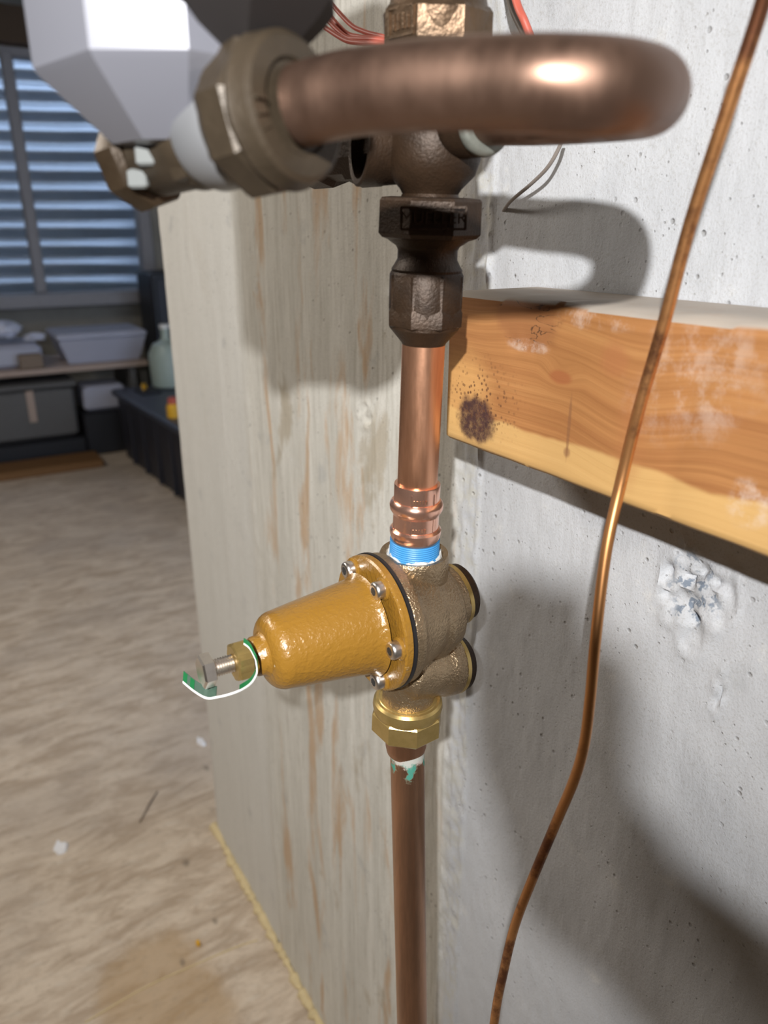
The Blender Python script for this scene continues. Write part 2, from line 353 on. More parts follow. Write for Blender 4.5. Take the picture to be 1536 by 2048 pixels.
# main cast wall as a grid: rounded far corner, form joint ridges, broken patch
def wall_right():
    xs = np.concatenate([np.arange(-1.25,-.60,.006), np.arange(-.60,-.05,.0022), np.linspace(-.05,2.5,40)])
    zs = np.concatenate([np.linspace(0,.45,40)[:-1], np.arange(.45,1.32,.003), np.linspace(1.33,2.5,30)])
    X, Z = np.meshgrid(xs, zs, indexing='ij'); Yd = np.zeros_like(X)
    def lat(n_): return rng.random((n_, n_))
    def vn(x, z, s1, s2, seed):
        r = np.random.default_rng(seed); g = r.random((256,256)); a = x*s1+40; b = z*s2+40
        i, j = np.floor(a).astype(int)%255, np.floor(b).astype(int)%255; u, v = a-np.floor(a), b-np.floor(b)
        u = u*u*(3-2*u); v = v*v*(3-2*v)
        return (g[i,j]*(1-u)*(1-v)+g[i+1,j]*u*(1-v)+g[i,j+1]*(1-u)*v+g[i+1,j+1]*u*v)-.5
    Yd += .0035*vn(X,Z,4,3,1) + .0012*vn(X,Z,40,9,2) + .0006*vn(X,Z,160,60,3)
    for x0, wd, h in ((-.459,.0022,.0022),(-.427,.0018,.0020),(-.899,.0035,.003),(-.444,.0015,.0012)):
        Yd -= h*np.exp(-((X-x0-.003*vn(X,Z,1,14,5))/wd)**2)*(.7+.9*vn(X,Z,3,50,6))
    band = ((X>-.459)&(X<-.427)).astype(float); Yd -= band*(.0012+.0022*vn(X,Z,170,110,8))
    for (px, py, rx, rz, dp) in ((1385,1180,.018,.024,.007),(1450,1190,.010,.017,.0035),(1390,1260,.010,.020,.002),(1440,1385,.003,.017,.004),(730,830,.012,.012,.003),(830,1000,.01,.01,.002)):
        c = atY(px, py, 0); d = np.sqrt(((X-c.x)/rx)**2+((Z-c.z)/rz)**2)+.7*vn(X,Z,130,130,9)
        m = np.clip(1.25-d,0,1); m = m*m*(3-2*m); Yd += dp*m*(.45+1.7*vn(X,Z,190,190,11)); Yd -= .0016*np.exp(-((d-1.05)/.16)**2)
    e = np.clip((-1.25+.035-X)/.035,0,1); Yd += .035*(1-np.sqrt(np.clip(1-e*e,0,1)))
    n1, n2 = X.shape; mb = MB(); mb.v = list(map(tuple, np.stack([X,Yd,Z],-1).reshape(-1,3)))
    for i in range(n1-1):
        for j in range(n2-1): a = i*n2+j; mb.f.append((a,a+n2,a+n2+1,a+1))
    # end face, back and top
    b0 = len(mb.v); mb.v += [(-1.25,.25,z) for z in zs]
    for j in range(n2-1): mb.f.append((j,j+1,b0+j+1,b0+j))
    mb.box((.625,.26,1.25),(3.75,.02,2.5))
    return struct(build(mb, 'wall_right', 'wall', None, 60))
wall_right()
fl = MB(); fl.box((-1.3,-.8,-.05),(7.8,5.8,.1)); struct(build(fl,'floor','floor',None,0))
ce = MB(); ce.box((-1.3,-.8,2.55),(7.8,5.8,.1)); struct(build(ce,'ceiling','ceil',None,0))
XF = -5.0
wy0, wy1, wz0, wz1 = -.75, .99, .78, 2.05          # window opening in the far wall
fw_ = MB()
fw_.box((XF-.1,(-3.7+wy0)/2,1.25),(.2,wy0+3.7,2.5)); fw_.box((XF-.1,(2.1+wy1)/2,1.25),(.2,2.1-wy1,2.5))
fw_.box((XF-.1,(wy0+wy1)/2,wz0/2),(.2,wy1-wy0,wz0)); fw_.box((XF-.1,(wy0+wy1)/2,(wz1+2.5)/2),(.2,wy1-wy0,2.5-wz1))
struct(build(fw_,'wall_far','farwall',None,0))
for nm, c, s in (('wall_left',(-1.3,-3.7,1.25),(7.8,.2,2.5)),('wall_back',(-3.1,2.1,1.25),(3.9,.2,2.5)),('wall_near',(2.6,-1.8,1.25),(.2,4.0,2.5))):
    b = MB(); b.box(c,s); struct(build(b,nm,'farwall',None,0))
# joists seen darkly above the window
for i in range(5):
    b = MB(); b.box((-4.72+i*.42, -.75, 2.38),(.045,5.4,.24)); j = struct(build(b,'trim_%d'%(i+2),'joist',None,0))
b = MB(); b.box((XF+.06,.1,2.14),(.12,3.6,.17)); struct(build(b,'trim_1','joist',None,0))
# window
wr = bpy.data.objects.new('window_1', None); COL.objects.link(wr); wr.location = (XF, 0, wz0); wr['kind'] = 'structure'
def wpart(name, m, c, s, bev=.006): b = MB(); b.box(c,s,0,bev); return build(b,name,m,wr)
wpart('sill','frame',(XF+.03,(wy0+wy1)/2,wz0-.02),(.26,wy1-wy0+.12,.075))
wpart('head','frame',(XF-.05,(wy0+wy1)/2,wz1-.015),(.12,wy1-wy0,.05))
wpart('jamb','frame',(XF-.04,wy1-.02,(wz0+wz1)/2),(.12,.07,wz1-wz0)); wpart('jamb','frame',(XF-.04,wy0+.02,(wz0+wz1)/2),(.12,.07,wz1-wz0))
wpart('mullion','frame',(XF-.02,.330,(wz0+wz1)/2),(.07,.062,wz1-wz0-.02),.01)
for y0, y1 in ((wy0+.05,.30),(.36,wy1-.05)): wpart('pane','glass',(XF-.045,(y0+y1)/2,(wz0+wz1)/2),(.005,y1-y0,wz1-wz0-.04),0)
# corrugated steel window well: half round, open to the sky
b = MB(); N1, N2 = 60, 220; rows = []
for j in range(N2+1):
    z = .55 + 1.75*j/N2; row = []
    for i in range(N1+1):
        a = math.pi*i/N1; r = .018*math.sin(2*math.pi*z/.118)
        row.append(V((XF-.22-(.72+r)*math.sin(a), .12+(1.02+r)*math.cos(a), z)))
    rows.append(row)
b.loft(rows, False, False)
well = build(b,'window_well','steelcorr'); tag(well,'corrugated galvanised steel window well outside the basement window','window well')
b = MB(); b.box((XF-.75,.12,.5),(1.3,2.6,.1)); gr = struct(build(b,'trim_8','farwall',None,0))

# ------------------------------------------------------------------ the water line: shared leaning axis
PY = -.12
def AP(y): return atY(860-.0441*(y-395), y, PY)
AXD = (AP(395)-AP(1460)).normalized()                   # points up
def pxprof(rows, y0):
    # rows of (image row, half width in px) turned into metric (distance, radius) along the axis from AP(y0)
    o = AP(y0); return o, [((AP(y)-o).dot(AXD), hw*depth(AP(y))/FPX) for y, hw in rows]
def px_lathe(mb, rows, seg=40, phase=0, ref=None):
    o, pr = pxprof(rows, rows[0][0]); mb.lathe(o, AXD, pr, seg, True, phase, ref); return mb
CAMDIR = -FWD_H; CAMSIDE = RIGHT

# timber ledger on the wall
def timber():
    x0, x1, z0, z1, yf = -.377, .45, 1.0262, 1.1155, -.068
    kx = atY(1055,640,yf); mb = MB()
    zs = np.linspace(z0+.0025, z1-.0025, 34); xs = np.arange(x0, x1, .0027); rows = []
    for x in xs:
        row = []
        for z in zs:
            d = math.hypot((x-kx.x)/.024,(z-kx.z)/.015) + .35*math.sin(x*420+z*300)*.5
            dent = min(1,max(0,(z1-.014-z)/.01))*.0028*max(0,1.2-d)**1.0*(.6+.4*math.sin(x*900+z*1500))
            row.append(V((x, yf+min(dent,.004)+.0004*math.sin(x*37), z)))
        ze = .0004*math.sin(x*60)+.0003*math.sin(x*171)
        row = [V((x, yf+.0025, z0+ze*.4))]+row+[V((x,yf+.0030,z1+ze)), V((x,yf+.03,z1+ze*.8)), V((x,-.001,z1)), V((x,-.001,z0))]
        rows.append(row)
    mb.loft(rows, True, True)
    o = build(mb,'timber_board','timber',None,50)
    return tag(o,'orange brown timber board with knots and black mould spot fixed to concrete wall','board')
timber()

# upper copper pipe
b = MB(); o = AP(1000); b.lathe(o, AXD, [(0,.01111),((AP(640)-o).dot(AXD),.01111)], 48)
up = build(b,'copper_pipe','copper'); tag(up,'short bright vertical copper pipe between dark bronze valve and press fitting','pipe')
# press adapter
pf = thing('press_fitting', AP(1090), 'shiny new copper press adapter with crimp bead and blue threads above brass regulator', 'pipe fitting')
b = MB(); px_lathe(b, [(1090,38),(1082,45),(1072,49),(1062,51.5),(1056,51.5),(1052,48)], 48)
px_lathe(b, [(1054,48),(1050,46.5),(1028,46.5),(1025,47)], 6, .25, CAMSIDE); px_lathe(b, [(1054,46),(1025,46)], 40)
px_lathe(b, [(1026,46.5),(1022,49),(1016,53),(1008,54),(1002,52),(998,48.5)], 48)
px_lathe(b, [(1000,47.5),(978,47.5),(976,47)], 6, .25, CAMSIDE); px_lathe(b, [(1000,46),(968,46.5),(966,46),(966,42)], 40)
build(b,'crimp_sleeve','copper_new',pf,32)
b = MB(); rows = []
for i in range(10): rows += [(1114-i*4, 48.5),(1112-i*4, 50)]
px_lathe(b, [(1127,44)]+rows+[(1078,48)], 48); build(b,'threads','tape',pf,60,'blue sealant coated threads')
b = MB(); rows=[]; o = AP(1114); n_=72
for k,(h,r) in enumerate(((-.004,.0150),(-.0002,.0160),(.0012,.0156),(.0030,.0147),(.0025,.0135))):
    ring=[]
    a = V((1,0,0)); a=(a-AXD*a.dot(AXD)).normalized(); c_=AXD.cross(a)
    for j in range(n_):
        t=2*math.pi*j/n_; jit=.0008*math.sin(5*t+k)+.0006*math.sin(13*t+2*k)+random.uniform(-.0004,.0004)
        ring.append(o+AXD*(h+jit*1.4)+(a*math.cos(t)+c_*math.sin(t))*(r+jit*.6))
    rows.append(ring)
b.loft(rows); build(b,'thread_paste','paste',pf,80,'white smeared thread paste')
b = MB()  # tiny stamped marks
for yy in (990,1046):
    for k in range(5):
        c0 = AP(yy)+ (CAMDIR*.012) + RIGHT*(-.002+.0017*k); c0 += CAMDIR*(.0121-.012)
        b.box(c0+CAMDIR*.0006,(.0007,.0009,.0016),math.atan2(RIGHT.y,RIGHT.x))
build(b,'stamped_mark','copper_old',pf)

# ---------------- pressure regulator
YC = -.150                                   # front face plane of the bonnet flange
BX, BZ = -.3335, .9385
prv = thing('pressure_regulator', (BX,PY,.90), 'bronze water pressure regulator with golden yellow bell bonnet and adjusting bolt', 'regulator')
b = MB()
bc = AP(1255)
px_lathe(b, [(1440,46),(1425,54),(1410,56),(1395,52),(1340,49),(1300,52),(1215,52),(1185,52),(1150,55)], 40)   # vertical through-body
b.lathe((BX,YC+.0065,BZ),(0,1,0),[(0,.0385),(.0065,.0388),(.010,.036),(.016,.0335),(.026,.030),(.040,.022)],48)
b.lathe((bc.x,PY+.010,.935),(0,1,.03),[(-.03,.012),(-.018,.026),(0,.0305),(.012,.026),(.02,.012)],32)
for dz, tl in ((.0045,.10),(-.0355,-.16)):
    b.lathe((bc.x+.001,PY-.004,.9325+dz),(0,1,tl),[(-.006,.012),(0,.0175),(.022,.0182),(.026,.0195),(.034,.0195)],36)
body = build(b,'body','bronze',prv,0); remesh(body,.0011,3)
# top hub ring with open mouth
b = MB(); o = AP(1120)
px_lathe(b, [(1165,58),(1156,64),(1150,68.5),(1118,69.5),(1108,70),(1103,67.5),(1105,57),(1124,52),(1165,50)], 48)
build(b,'inlet_hub','bronze',prv,40)
for dz, tl in ((.0045,.10),(-.0355,-.16)):     # machined rims and dark plugs at the back
    d = V((0,1,tl)).normalized(); q = V((bc.x+.001,PY-.004,.9325+dz))
    b = MB(); b.lathe(q, d, [(.0332,.018),(.0336,.0192),(.0362,.0192),(.0368,.018)], 40); build(b,'port_rim','brass',prv)
    b = MB(); b.lathe(q, d, [(.036,.0180),(.041,.0176),(.0425,.0160)], 40); build(b,'port_plug','bronze_dark',prv)
# golden bonnet: flange + bell
def yprof(rows): return [(YC - y, r) for y, r in rows]
b = MB(); ax = (0,-1,0)
b.lathe((BX,YC+.0045,BZ),ax,[(0,.0382),(.0004,.0395),(.0040,.0395),(.0050,.0385)],72)
prof = [(.0040,.0302),(.0052,.0290),(.0072,.0280),(.012,.0272),(.030,.0248),(.048,.0226),(.056,.0215)]
for i in range(1,8):
    t = math.pi/2*i/7; prof.append((.056+.0095*math.sin(t), .0125+.0090*math.cos(t)))
prof += [(.0662,.0118),(.0676,.0108),(.0705,.0106),(.0718,.0098),(.0720,.0085)]
b.lathe((BX,YC,BZ),ax,prof,72)
SA = [122,61,0,-62,-122,180]; SR = .0325
for a in SA:                                    # raised pads for the screws
    a = math.radians(a); b.lathe((BX+SR*math.cos(a),YC+.004,BZ+SR*math.sin(a)),ax,[(0,.0068),(.0052,.0066),(.0058,.0058)],24)
build(b,'bonnet','gold',prv,38,'golden yellow painted bell and flange')
b = MB(); b.lathe((BX,YC+.0068,BZ),ax,[(0,.0388),(.0003,.0400),(.0021,.0400),(.0024,.0388)],72); build(b,'gasket','rubber',prv,38,'black rubber gasket edge')
for a in SA:
    a = math.radians(a); c = V((BX+SR*math.cos(a),YC-.0017,BZ+SR*math.sin(a)))
    b = MB(); b.lathe(c,ax,[(0,.0050),(.0034,.0051),(.0046,.0047),(.0052,.0038),(.0052,.0024),(.0030,.0022)],32)
    scw = build(b,'flange_screw','steel',prv,40,'silver socket head screw')
    b = MB()
    st = []
    for k in range(12):
        t = 2*math.pi*k/12; r = .0025 if k%2 else .0017; st.append((r*math.cos(t), r*math.sin(t)))
    b.loft([[c+V((x_,-.0053,z_)) for x_,z_ in st],[c+V((x_*.9,-.0035,z_*.9)) for x_,z_ in st]]); build(b,'screw_socket','steel_dark',scw,0)
# adjusting hardware along the bell axis
A0 = V((BX,YC,BZ)); 
b = MB(); b.lathe(A0,ax,[(.0690,.0086),(.0722,.0086),(.0725,.0080)],40); build(b,'collar','steel_dark',prv,40,'dark grey collar')
tl0 = math.radians(10)
b = MB(); b.lathe(A0,ax,[(.0738,.0102),(.0742,.0112),(.0812,.0112),(.0820,.0100),(.0820,.004)],6,True,.0)
b.lathe(A0,ax,[(.0736,.0090),(.0742,.0100),(.0816,.0099),(.0824,.0086)],36); build(b,'lock_nut','brass',prv,30,'yellow brass hex lock nut')
b = MB(); prof=[(.074,.0041)]
for i in range(9): h=.0820+i*.00135; prof += [(h,.0035),(h+.00068,.0048)]
b.lathe(A0,ax,prof+[(.0950,.0036)],24); bolt = build(b,'adjusting_bolt','steel',prv,20,'stainless threaded adjusting bolt')
b = MB(); b.lathe(A0,ax,[(.0935,.0082),(.0939,.0091),(.0989,.0091),(.0998,.0078)],6,True,.35); build(b,'bolt_head','steel',bolt,25)
# looped tag strip: green outside, white edge
def strip(path, width, wdir, th):
    path = smooth_path(path, 8); mb = MB(); rows = []
    for i,p in enumerate(path):
        t = (path[min(i+1,len(path)-1)]-path[max(i-1,0)]).normalized(); nn = t.cross(wdir).normalized()
        rows.append([p+wdir*width/2+nn*th/2, p-wdir*width/2+nn*th/2, p-wdir*width/2-nn*th/2, p+wdir*width/2-nn*th/2])
    return mb.loft(rows), path
tp = [(488,1287),(500,1297),(510,1318),(514,1338),(511,1352),(500,1368),(480,1381),(455,1390),(432,1395),(418,1397),(405,1393),(385,1380),(366,1364)]
td = [.386,.383,.380,.380,.381,.383,.386,.388,.390,.392,.393,.396,.400]
wd = (V((.85,-.3,.42))).normalized(); wdn = V((-.62,.35,.70)).normalized()
pts = [atD(x,y,d) for (x,y),d in zip(tp,td)]
mb, path = strip([p+wdn*.0 for p in pts], .0012, wdn, .0007); tg = build(mb,'tag_strip','white',prv,50,'white edge of the looped tag strip')
mb, _ = strip([p+wdn*.0032 for p in pts[8:]], .0054, wdn, .0005); build(mb,'tag_face','tag_inner',tg,50)
mb, _ = strip([p+wdn*.0016 for p in pts[:7]], .0024, wdn, .0010); build(mb,'tag_band','green',tg,50)
for k in range(2):
    a_, b_ = pts[12].lerp(pts[11], .0+.75*k), pts[12].lerp(pts[11], .42+.75*k)
    mb, _ = strip([a_+wdn*.0032,(a_+b_)/2+wdn*.0032,b_+wdn*.0032], .0048, wdn, .0008); build(mb,'tag_print','green',tg,50)
# union nut below the body
b = MB(); px_lathe(b, [(1419,66),(1417,67.5),(1406,70),(1398,68.5),(1394,64)], 60)
un = px_lathe(b, [(1465,46),(1461,56),(1454,68),(1450,72),(1419,72),(1416,69)], 8, .3, CAMSIDE)
px_lathe(b, [(1465,44),(1455,52),(1430,60),(1404,64),(1396,62),(1393,57)], 48)
build(b,'union_nut','brass',prv,25,'yellow brass union nut')
b = MB()
for k,(dx,dy) in enumerate(((-45,1462),(-18,1470),(12,1470))):
    c0 = AP(dy)+RIGHT*(dx*.00031)+CAMDIR*(.0207 if k else .0170); 
    ang = math.atan2(RIGHT.y,RIGHT.x) - (0 if k else .6)
    for u_,w_ in (((-.0016,0),(.0005,.0048)),((.0016,0),(.0005,.0048)),((0,.0022),(.0034,.0005)),((0,-.0022),(.0034,.0005))):
        b.box(c0+RIGHT*u_[0]+V((0,0,u_[1])),(w_[0],.0008,w_[1]),ang)
b = MB(); px_lathe(b, [(1505,33),(1500,38),(1488,41),(1455,41)], 48); build(b,'tailpiece','copper_old',prv,40,'reddish copper tailpiece')
# ---------------- lower pipe
b = MB(); p0 = atY(814,1475,PY); p1 = atY(824,2048,PY); d = (p1-p0).normalized(); b.tube([p0, p0+d*.35, p0+d*((p0.z-.0)/-d.z)], .01111, 48)
lp = build(b,'copper_pipe','copper_low'); tag(lp,'long brown vertical copper pipe with green verdigris running down from the regulator','pipe')

# ---------------- dark bronze valve above the upper pipe
vl = thing('compression_valve', AP(690), 'dark brown bronze compression valve stacked on the bright upper copper pipe', 'valve')
b = MB(); px_lathe(b, [(690,38),(684,44),(666,58),(650,74),(648,77),(620,78),(612,74),(560,76),(549,76),(546,73)], 8, .5, CAMSIDE)
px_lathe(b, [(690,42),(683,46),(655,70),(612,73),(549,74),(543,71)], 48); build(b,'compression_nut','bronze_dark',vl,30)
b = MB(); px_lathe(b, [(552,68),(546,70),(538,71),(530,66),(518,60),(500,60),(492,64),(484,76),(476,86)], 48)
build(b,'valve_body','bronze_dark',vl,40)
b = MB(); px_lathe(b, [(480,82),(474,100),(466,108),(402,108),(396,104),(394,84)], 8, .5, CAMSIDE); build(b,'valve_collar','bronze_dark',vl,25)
# raised frame and lettering on the flat that faces the room
fo = AP(438); ap_ = 108*depth(fo)/FPX*math.cos(math.pi/8); R = RIGHT
ctr = fo + CAMDIR*(ap_+.0002) + RIGHT*.0006
angR = math.atan2(RIGHT.y,RIGHT.x); b = MB()
for dx, dz, sx, sz in ((0,.0046,.0292,.0010),(0,-.0046,.0292,.0010),(-.0146,0,.0010,.0100),(.0146,0,.0010,.0100)):
    b.box(ctr+RIGHT*dx+V((0,0,dz)),(sx,.0018,sz),angR)
fr = build(b,'name_frame','bronze_dark',vl,0)
def text(body, size, origin, xdir, zdir, parent, mat, ext=.0005, name='lettering', spacing=1):
    cu = bpy.data.curves.new(name,'FONT'); cu.body = body; cu.size = size; cu.extrude = ext; cu.align_x = 'CENTER'; cu.align_y = 'CENTER'; cu.space_character = spacing
    ob = bpy.data.objects.new(name, cu); COL.objects.link(ob); dg = bpy.context.evaluated_depsgraph_get(); dg.update()
    me = bpy.data.meshes.new_from_object(ob.evaluated_get(dg)); bpy.data.objects.remove(ob)
    xd = V(xdir).normalized(); yd = V(zdir).normalized(); nd = xd.cross(yd); off = root_loc(parent)
    mt = Matrix(((xd.x,yd.x,nd.x,origin[0]-off.x),(xd.y,yd.y,nd.y,origin[1]-off.y),(xd.z,yd.z,nd.z,origin[2]-off.z),(0,0,0,1)))
    me.transform(mt); o_ = bpy.data.objects.new(name, me); COL.objects.link(o_); o_.parent = parent; me.materials.append(M[mat]); return o_
text('MUELLER', .0074, ctr+CAMDIR*.0004, RIGHT, (0,0,1), fr, 'bronze_dark', .0007)

# ---------------- tee above the valve
tee = thing('tee_fitting', AP(392), 'dark bronze open socket tee on top of the brown valve holding the copper loop', 'pipe fitting')
b = MB(); px_lathe(b, [(398,60),(388,56),(378,62),(350,88),(318,98),(270,100),(235,92),(205,70),(150,62),(90,60)], 40)
tc = AP(305)
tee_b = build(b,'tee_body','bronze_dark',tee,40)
# hollow side socket, its mouth towards the room
sd = (V((-.25,-1,.05))).normalized(); sp_ = tc + V((-.012,-.004,.003))
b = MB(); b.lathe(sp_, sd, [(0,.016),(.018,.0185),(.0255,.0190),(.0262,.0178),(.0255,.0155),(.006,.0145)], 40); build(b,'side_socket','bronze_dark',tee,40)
# branch to the right for the loop, branch to the left for the meter
LZ = 1.1930
b = MB(); b.lathe((tc.x,-.118,LZ),(1,0,.0),[(0,.013),(.020,.0140),(.034,.0140),(.036,.0130)],36)
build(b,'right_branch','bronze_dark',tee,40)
b = MB(); b.lathe((tc.x,-.118,LZ),(1,0,0),[(.0355,.0138),(.036,.0142),(.0385,.0135),(.0395,.0118)],36); build(b,'solder_ring','solder',tee,60,'grey green solder ring')
b = MB(); b.lathe((tc.x-.005,-.122,LZ-.004),(-1,-.12,0),[(0,.015),(.030,.016),(.032,.019),(.048,.019),(.050,.0155),(.072,.015),(.075,.018),(.094,.018),(.096,.0125),(.11,.0125)],10)
build(b,'left_branch','bronze_dark',tee,25)

# ---------------- copper loop
mz = 1.1845
lp_pts = [V((tc.x+.03,-.1195,LZ)), atD(960,235,.327), atD(1080,229,.299), atD(1170,221,.280), atD(1240,212,.262), atD(1285,202,.242), atD(1300,190,.218), atD(1278,181,.199), atD(1205,174,.1885), atD(1100,169,.1885), atD(1000,168,.194), atD(850,172,.203), atD(700,188,.214), atD(601,212,.2220) + (atD(597,214,.2225)-atD(700,190,.214)).normalized()*-.0]
b = MB(); b.tube(smooth_path(lp_pts,10), .01111, 48); cl = build(b,'copper_loop','copper_loop')
tag(cl,'thick tarnished brown copper tube bent in a horizontal U at the top','pipe')

# ---------------- water meter
mt_ = thing('water_meter', (-.28,-.26,1.181), 'pale grey octagonal plastic water meter with big bronze coupling nut at top left', 'meter')
no = atD(597,214,.2225); ne = atD(250,332,.272); nx = (ne-no).normalized(); side = V((nx.y,-nx.x,0)).normalized()
b = MB(); b.lathe(no, nx, [(.001,.0125),(0,.0135),(0,.0190),(.0010,.0207),(.0045,.0213),(.0065,.0222),(.0080,.0216),(.0085,.020)],56)
b.lathe(no, nx, [(.0080,.0215),(.0095,.0228),(.0190,.0228),(.0215,.0212),(.0215,.018)],8,True,.3)
b.lathe(no, nx, [(.007,.0210),(.0205,.0205),(.023,.0185),(.026,.0160)],48)
nut = build(b,'coupling_nut','bronze_grey',mt_,28)
b = MB()
for k in range(11):                            # worn raised marks round the nut face
    a = math.radians(178+13*k); c0 = no - nx*.0004 + side*.0166*math.cos(a) + V((0,0,1))*.0166*math.sin(a)
    rd = side*math.cos(a)+V((0,0,1))*math.sin(a); tn = nx.cross(rd)
    b.add([c0+nx*x_+rd*y_+tn*z_ for x_ in (-.0010,.0010) for y_ in (-.0017,.0017) for z_ in (-.0005,.0005)],[(0,1,3,2),(4,6,7,5),(0,4,5,1),(2,3,7,6),(0,2,6,4),(1,5,7,3)])
build(b,'raised_mark','bronze_grey',nut,0)
b = MB(); b.lathe(no, nx, [(.022,.0150),(.0235,.0163),(.029,.0172),(.036,.0170),(.040,.0155)],48); build(b,'meter_sleeve','sleeve',mt_,50,'pale silver sleeve')
b = MB(); b.lathe(no, nx, [(.036,.0135),(.040,.0152),(.046,.0150),(.050,.0138),(.066,.0132),(.0675,.0125)],44)
b.lathe(no, nx, [(.041,.0164),(.0445,.0170),(.047,.0164)],5,True,.1)
q0 = no+nx*.056; b.box(q0+V((0,0,.012)),(.016,.012,.008),math.atan2(nx.y,nx.x),.001); b.box(no+nx*.064+V((0,0,-.004))-side*-.0115,(.010,.004,.012),math.atan2(nx.y,nx.x),.0008)
build(b,'flow_tube','bronze_grey',mt_,35)
for k,(dx,dz,dd) in enumerate(((.0555,-.0030,.0128),(.063,-.0085,.0112))):
    b = MB(); b.box(no+nx*dx+V((0,0,dz))-side*dd,(.0070,.0030,.0060),math.atan2(nx.y,nx.x)+.4,.0008); build(b,'white_clip','clip',mt_,0,'small white clip')
b = MB(); b.lathe(no, nx, [(.068,.0135),(.0695,.0160),(.0715,.0168),(.0775,.0168),(.0795,.0155),(.081,.0140),(.0815,.010)],8,True,.15); b.lathe(no, nx, [(.060,.0115),(.083,.0112)],40)
build(b,'end_nut','bronze_black',mt_,25,'dark bronze end nut')
# octagonal housing
hx, hy = -.277, -.254
def octo(r, cut, z, cx=hx, cy=hy, rot=math.radians(14)):
    k = r*cut; pts = [(r,-k),(r,k),(k,r),(-k,r),(-r,k),(-r,-k),(-k,-r),(k,-r)]
    return [V((cx+x*math.cos(rot)-y*math.sin(rot), cy+x*math.sin(rot)+y*math.cos(rot), z)) for x,y in pts]
b = MB(); b.loft([octo(.016,.5,1.1750),octo(.020,.5,1.1760),octo(.0375,.50,1.1945),octo(.0388,.50,1.1965),octo(.0388,.50,1.290),octo(.0375,.50,1.294)])
build(b,'housing','grey_plastic',mt_,12)
b = MB(); b.loft([octo(.040,.5,1.290),octo(.042,.5,1.293),octo(.042,.5,1.315),octo(.038,.5,1.320)]); build(b,'register_lid','grey_plastic',mt_,12)
dmx, dmy = -.250, -.243  # near black octagonal block set into the right part of the housing
b = MB(); b.loft([octo(.008,.5,1.192,dmx,dmy),octo(.0245,.5,1.2080,dmx,dmy),octo(.0275,.5,1.2120,dmx,dmy),octo(.0275,.5,1.275,dmx,dmy),octo(.023,.5,1.278,dmx,dmy)]); build(b,'dark_block','meter_black',mt_,12,'near black octagonal block')
b = MB(); b.lathe((hx+.004,hy+.004,1.168),(0,0,1),[(0,.013),(.008,.018),(.014,.019)],8); build(b,'housing_neck','bronze_grey',mt_,20)

# ---------------- top union on the riser
tu = thing('union_coupling', AP(90), 'brown cast bronze union with worn raised mark above the copper loop, at the frame top', 'pipe fitting')
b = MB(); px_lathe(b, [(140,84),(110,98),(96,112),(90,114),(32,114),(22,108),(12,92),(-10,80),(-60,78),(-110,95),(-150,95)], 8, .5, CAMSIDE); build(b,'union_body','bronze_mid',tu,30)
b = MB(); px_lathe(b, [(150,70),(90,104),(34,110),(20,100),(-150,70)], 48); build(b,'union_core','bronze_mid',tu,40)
q = AP(62); rr = 114*depth(q)/FPX
b = MB(); nd = (CAMDIR*.72-RIGHT*.70).normalized(); xd = V((0,0,1)).cross(nd); cpt = q+nd*(rr*.925)
for dx,dz,sx,sz in ((0,.0052,.014,.0010),(0,-.0052,.014,.0010),(-.007,0,.001,.0105),(.007,0,.001,.0105),(-.004,0,.001,.006),(-.0015,0,.001,.006),(.0015,0,.001,.006),(.004,0,.001,.006)):
    b.box(cpt+xd*dx+V((0,0,dz)),(sx,.0016,sz),math.atan2(xd.y,xd.x))
build(b,'raised_mark','bronze_mid',tu,0)

# ---------------- thin capillary tube on the right
cp = [((1560,-140),.245),((1527,0),.250),((1455,220),.253),((1380,450),.256),((1330,640),.258),((1286,790),.258),((1246,950),.257),((1213,1100),.248),((1192,1270),.240),((1180,1400),.238),((1168,1490),.237),((1148,1560),.236),((1110,1650),.234),((1064,1760),.230),((1030,1850),.226),((1008,1940),.222),((988,2048),.218),((960,2300),.21)]
pts = [atY(x,y,-.342+d) for (x,y),d in cp]
b = MB(); b.tube(smooth_path(pts,8), .0026, 20); ct = build(b,'capillary_tube','capillary'); tag(ct,'thin wavy copper capillary tube running in front of the timber board at right','tube')

# ---------------- wires
def cable(name, pts, r, m, label, cat, group=None):
    b = MB(); b.tube(smooth_path(pts,8), r, 12); return tag(build(b,name,m), label, cat, group)
wy = -.045
wires = [([(660,5),(700,48),(725,62),(760,72)],'uppermost thin red wire of four left of the bronze union'),
         ([(650,20),(690,64),(720,74),(760,78)],'red wire second from top left of the bronze union'),
         ([(655,40),(690,73),(720,78),(760,80)],'red wire third from top left of the bronze union'),
         ([(650,55),(690,80),(722,86),(760,87)],'lowest thin red wire of four left of the bronze union')]
for i,(p,lab) in enumerate(wires):
    cable('red_wire',[atY(x-0,y,wy-.006*i) for x,y in p]+[atY(850,90+3*i,wy)],.0016,'red',lab,'wire','red wires by the union')
cable('red_wire',[atY(1015,-60,-.04),atY(1035,10,-.04),atY(1048,40,-.04),atY(1066,85,-.035),atY(1085,130,-.03)],.0021,'red','single red wire against the wall right of the bronze union','wire')
cable('grey_cable',[atY(1008,-70,-.02),atY(1020,0,-.02),atY(1032,35,-.02),atY(1060,90,-.02)],.0020,'wire','grey cable behind the single red wire right of the union','wire')
cable('grey_wire',[atY(1128,265,-.02),atY(1118,296,-.02),atY(1095,335,-.02),atY(1062,368,-.016),atY(1022,402,-.008),atY(1005,425,.004)],.0011,'wire','thin curved grey wire below the copper loop entering the wall','wire')

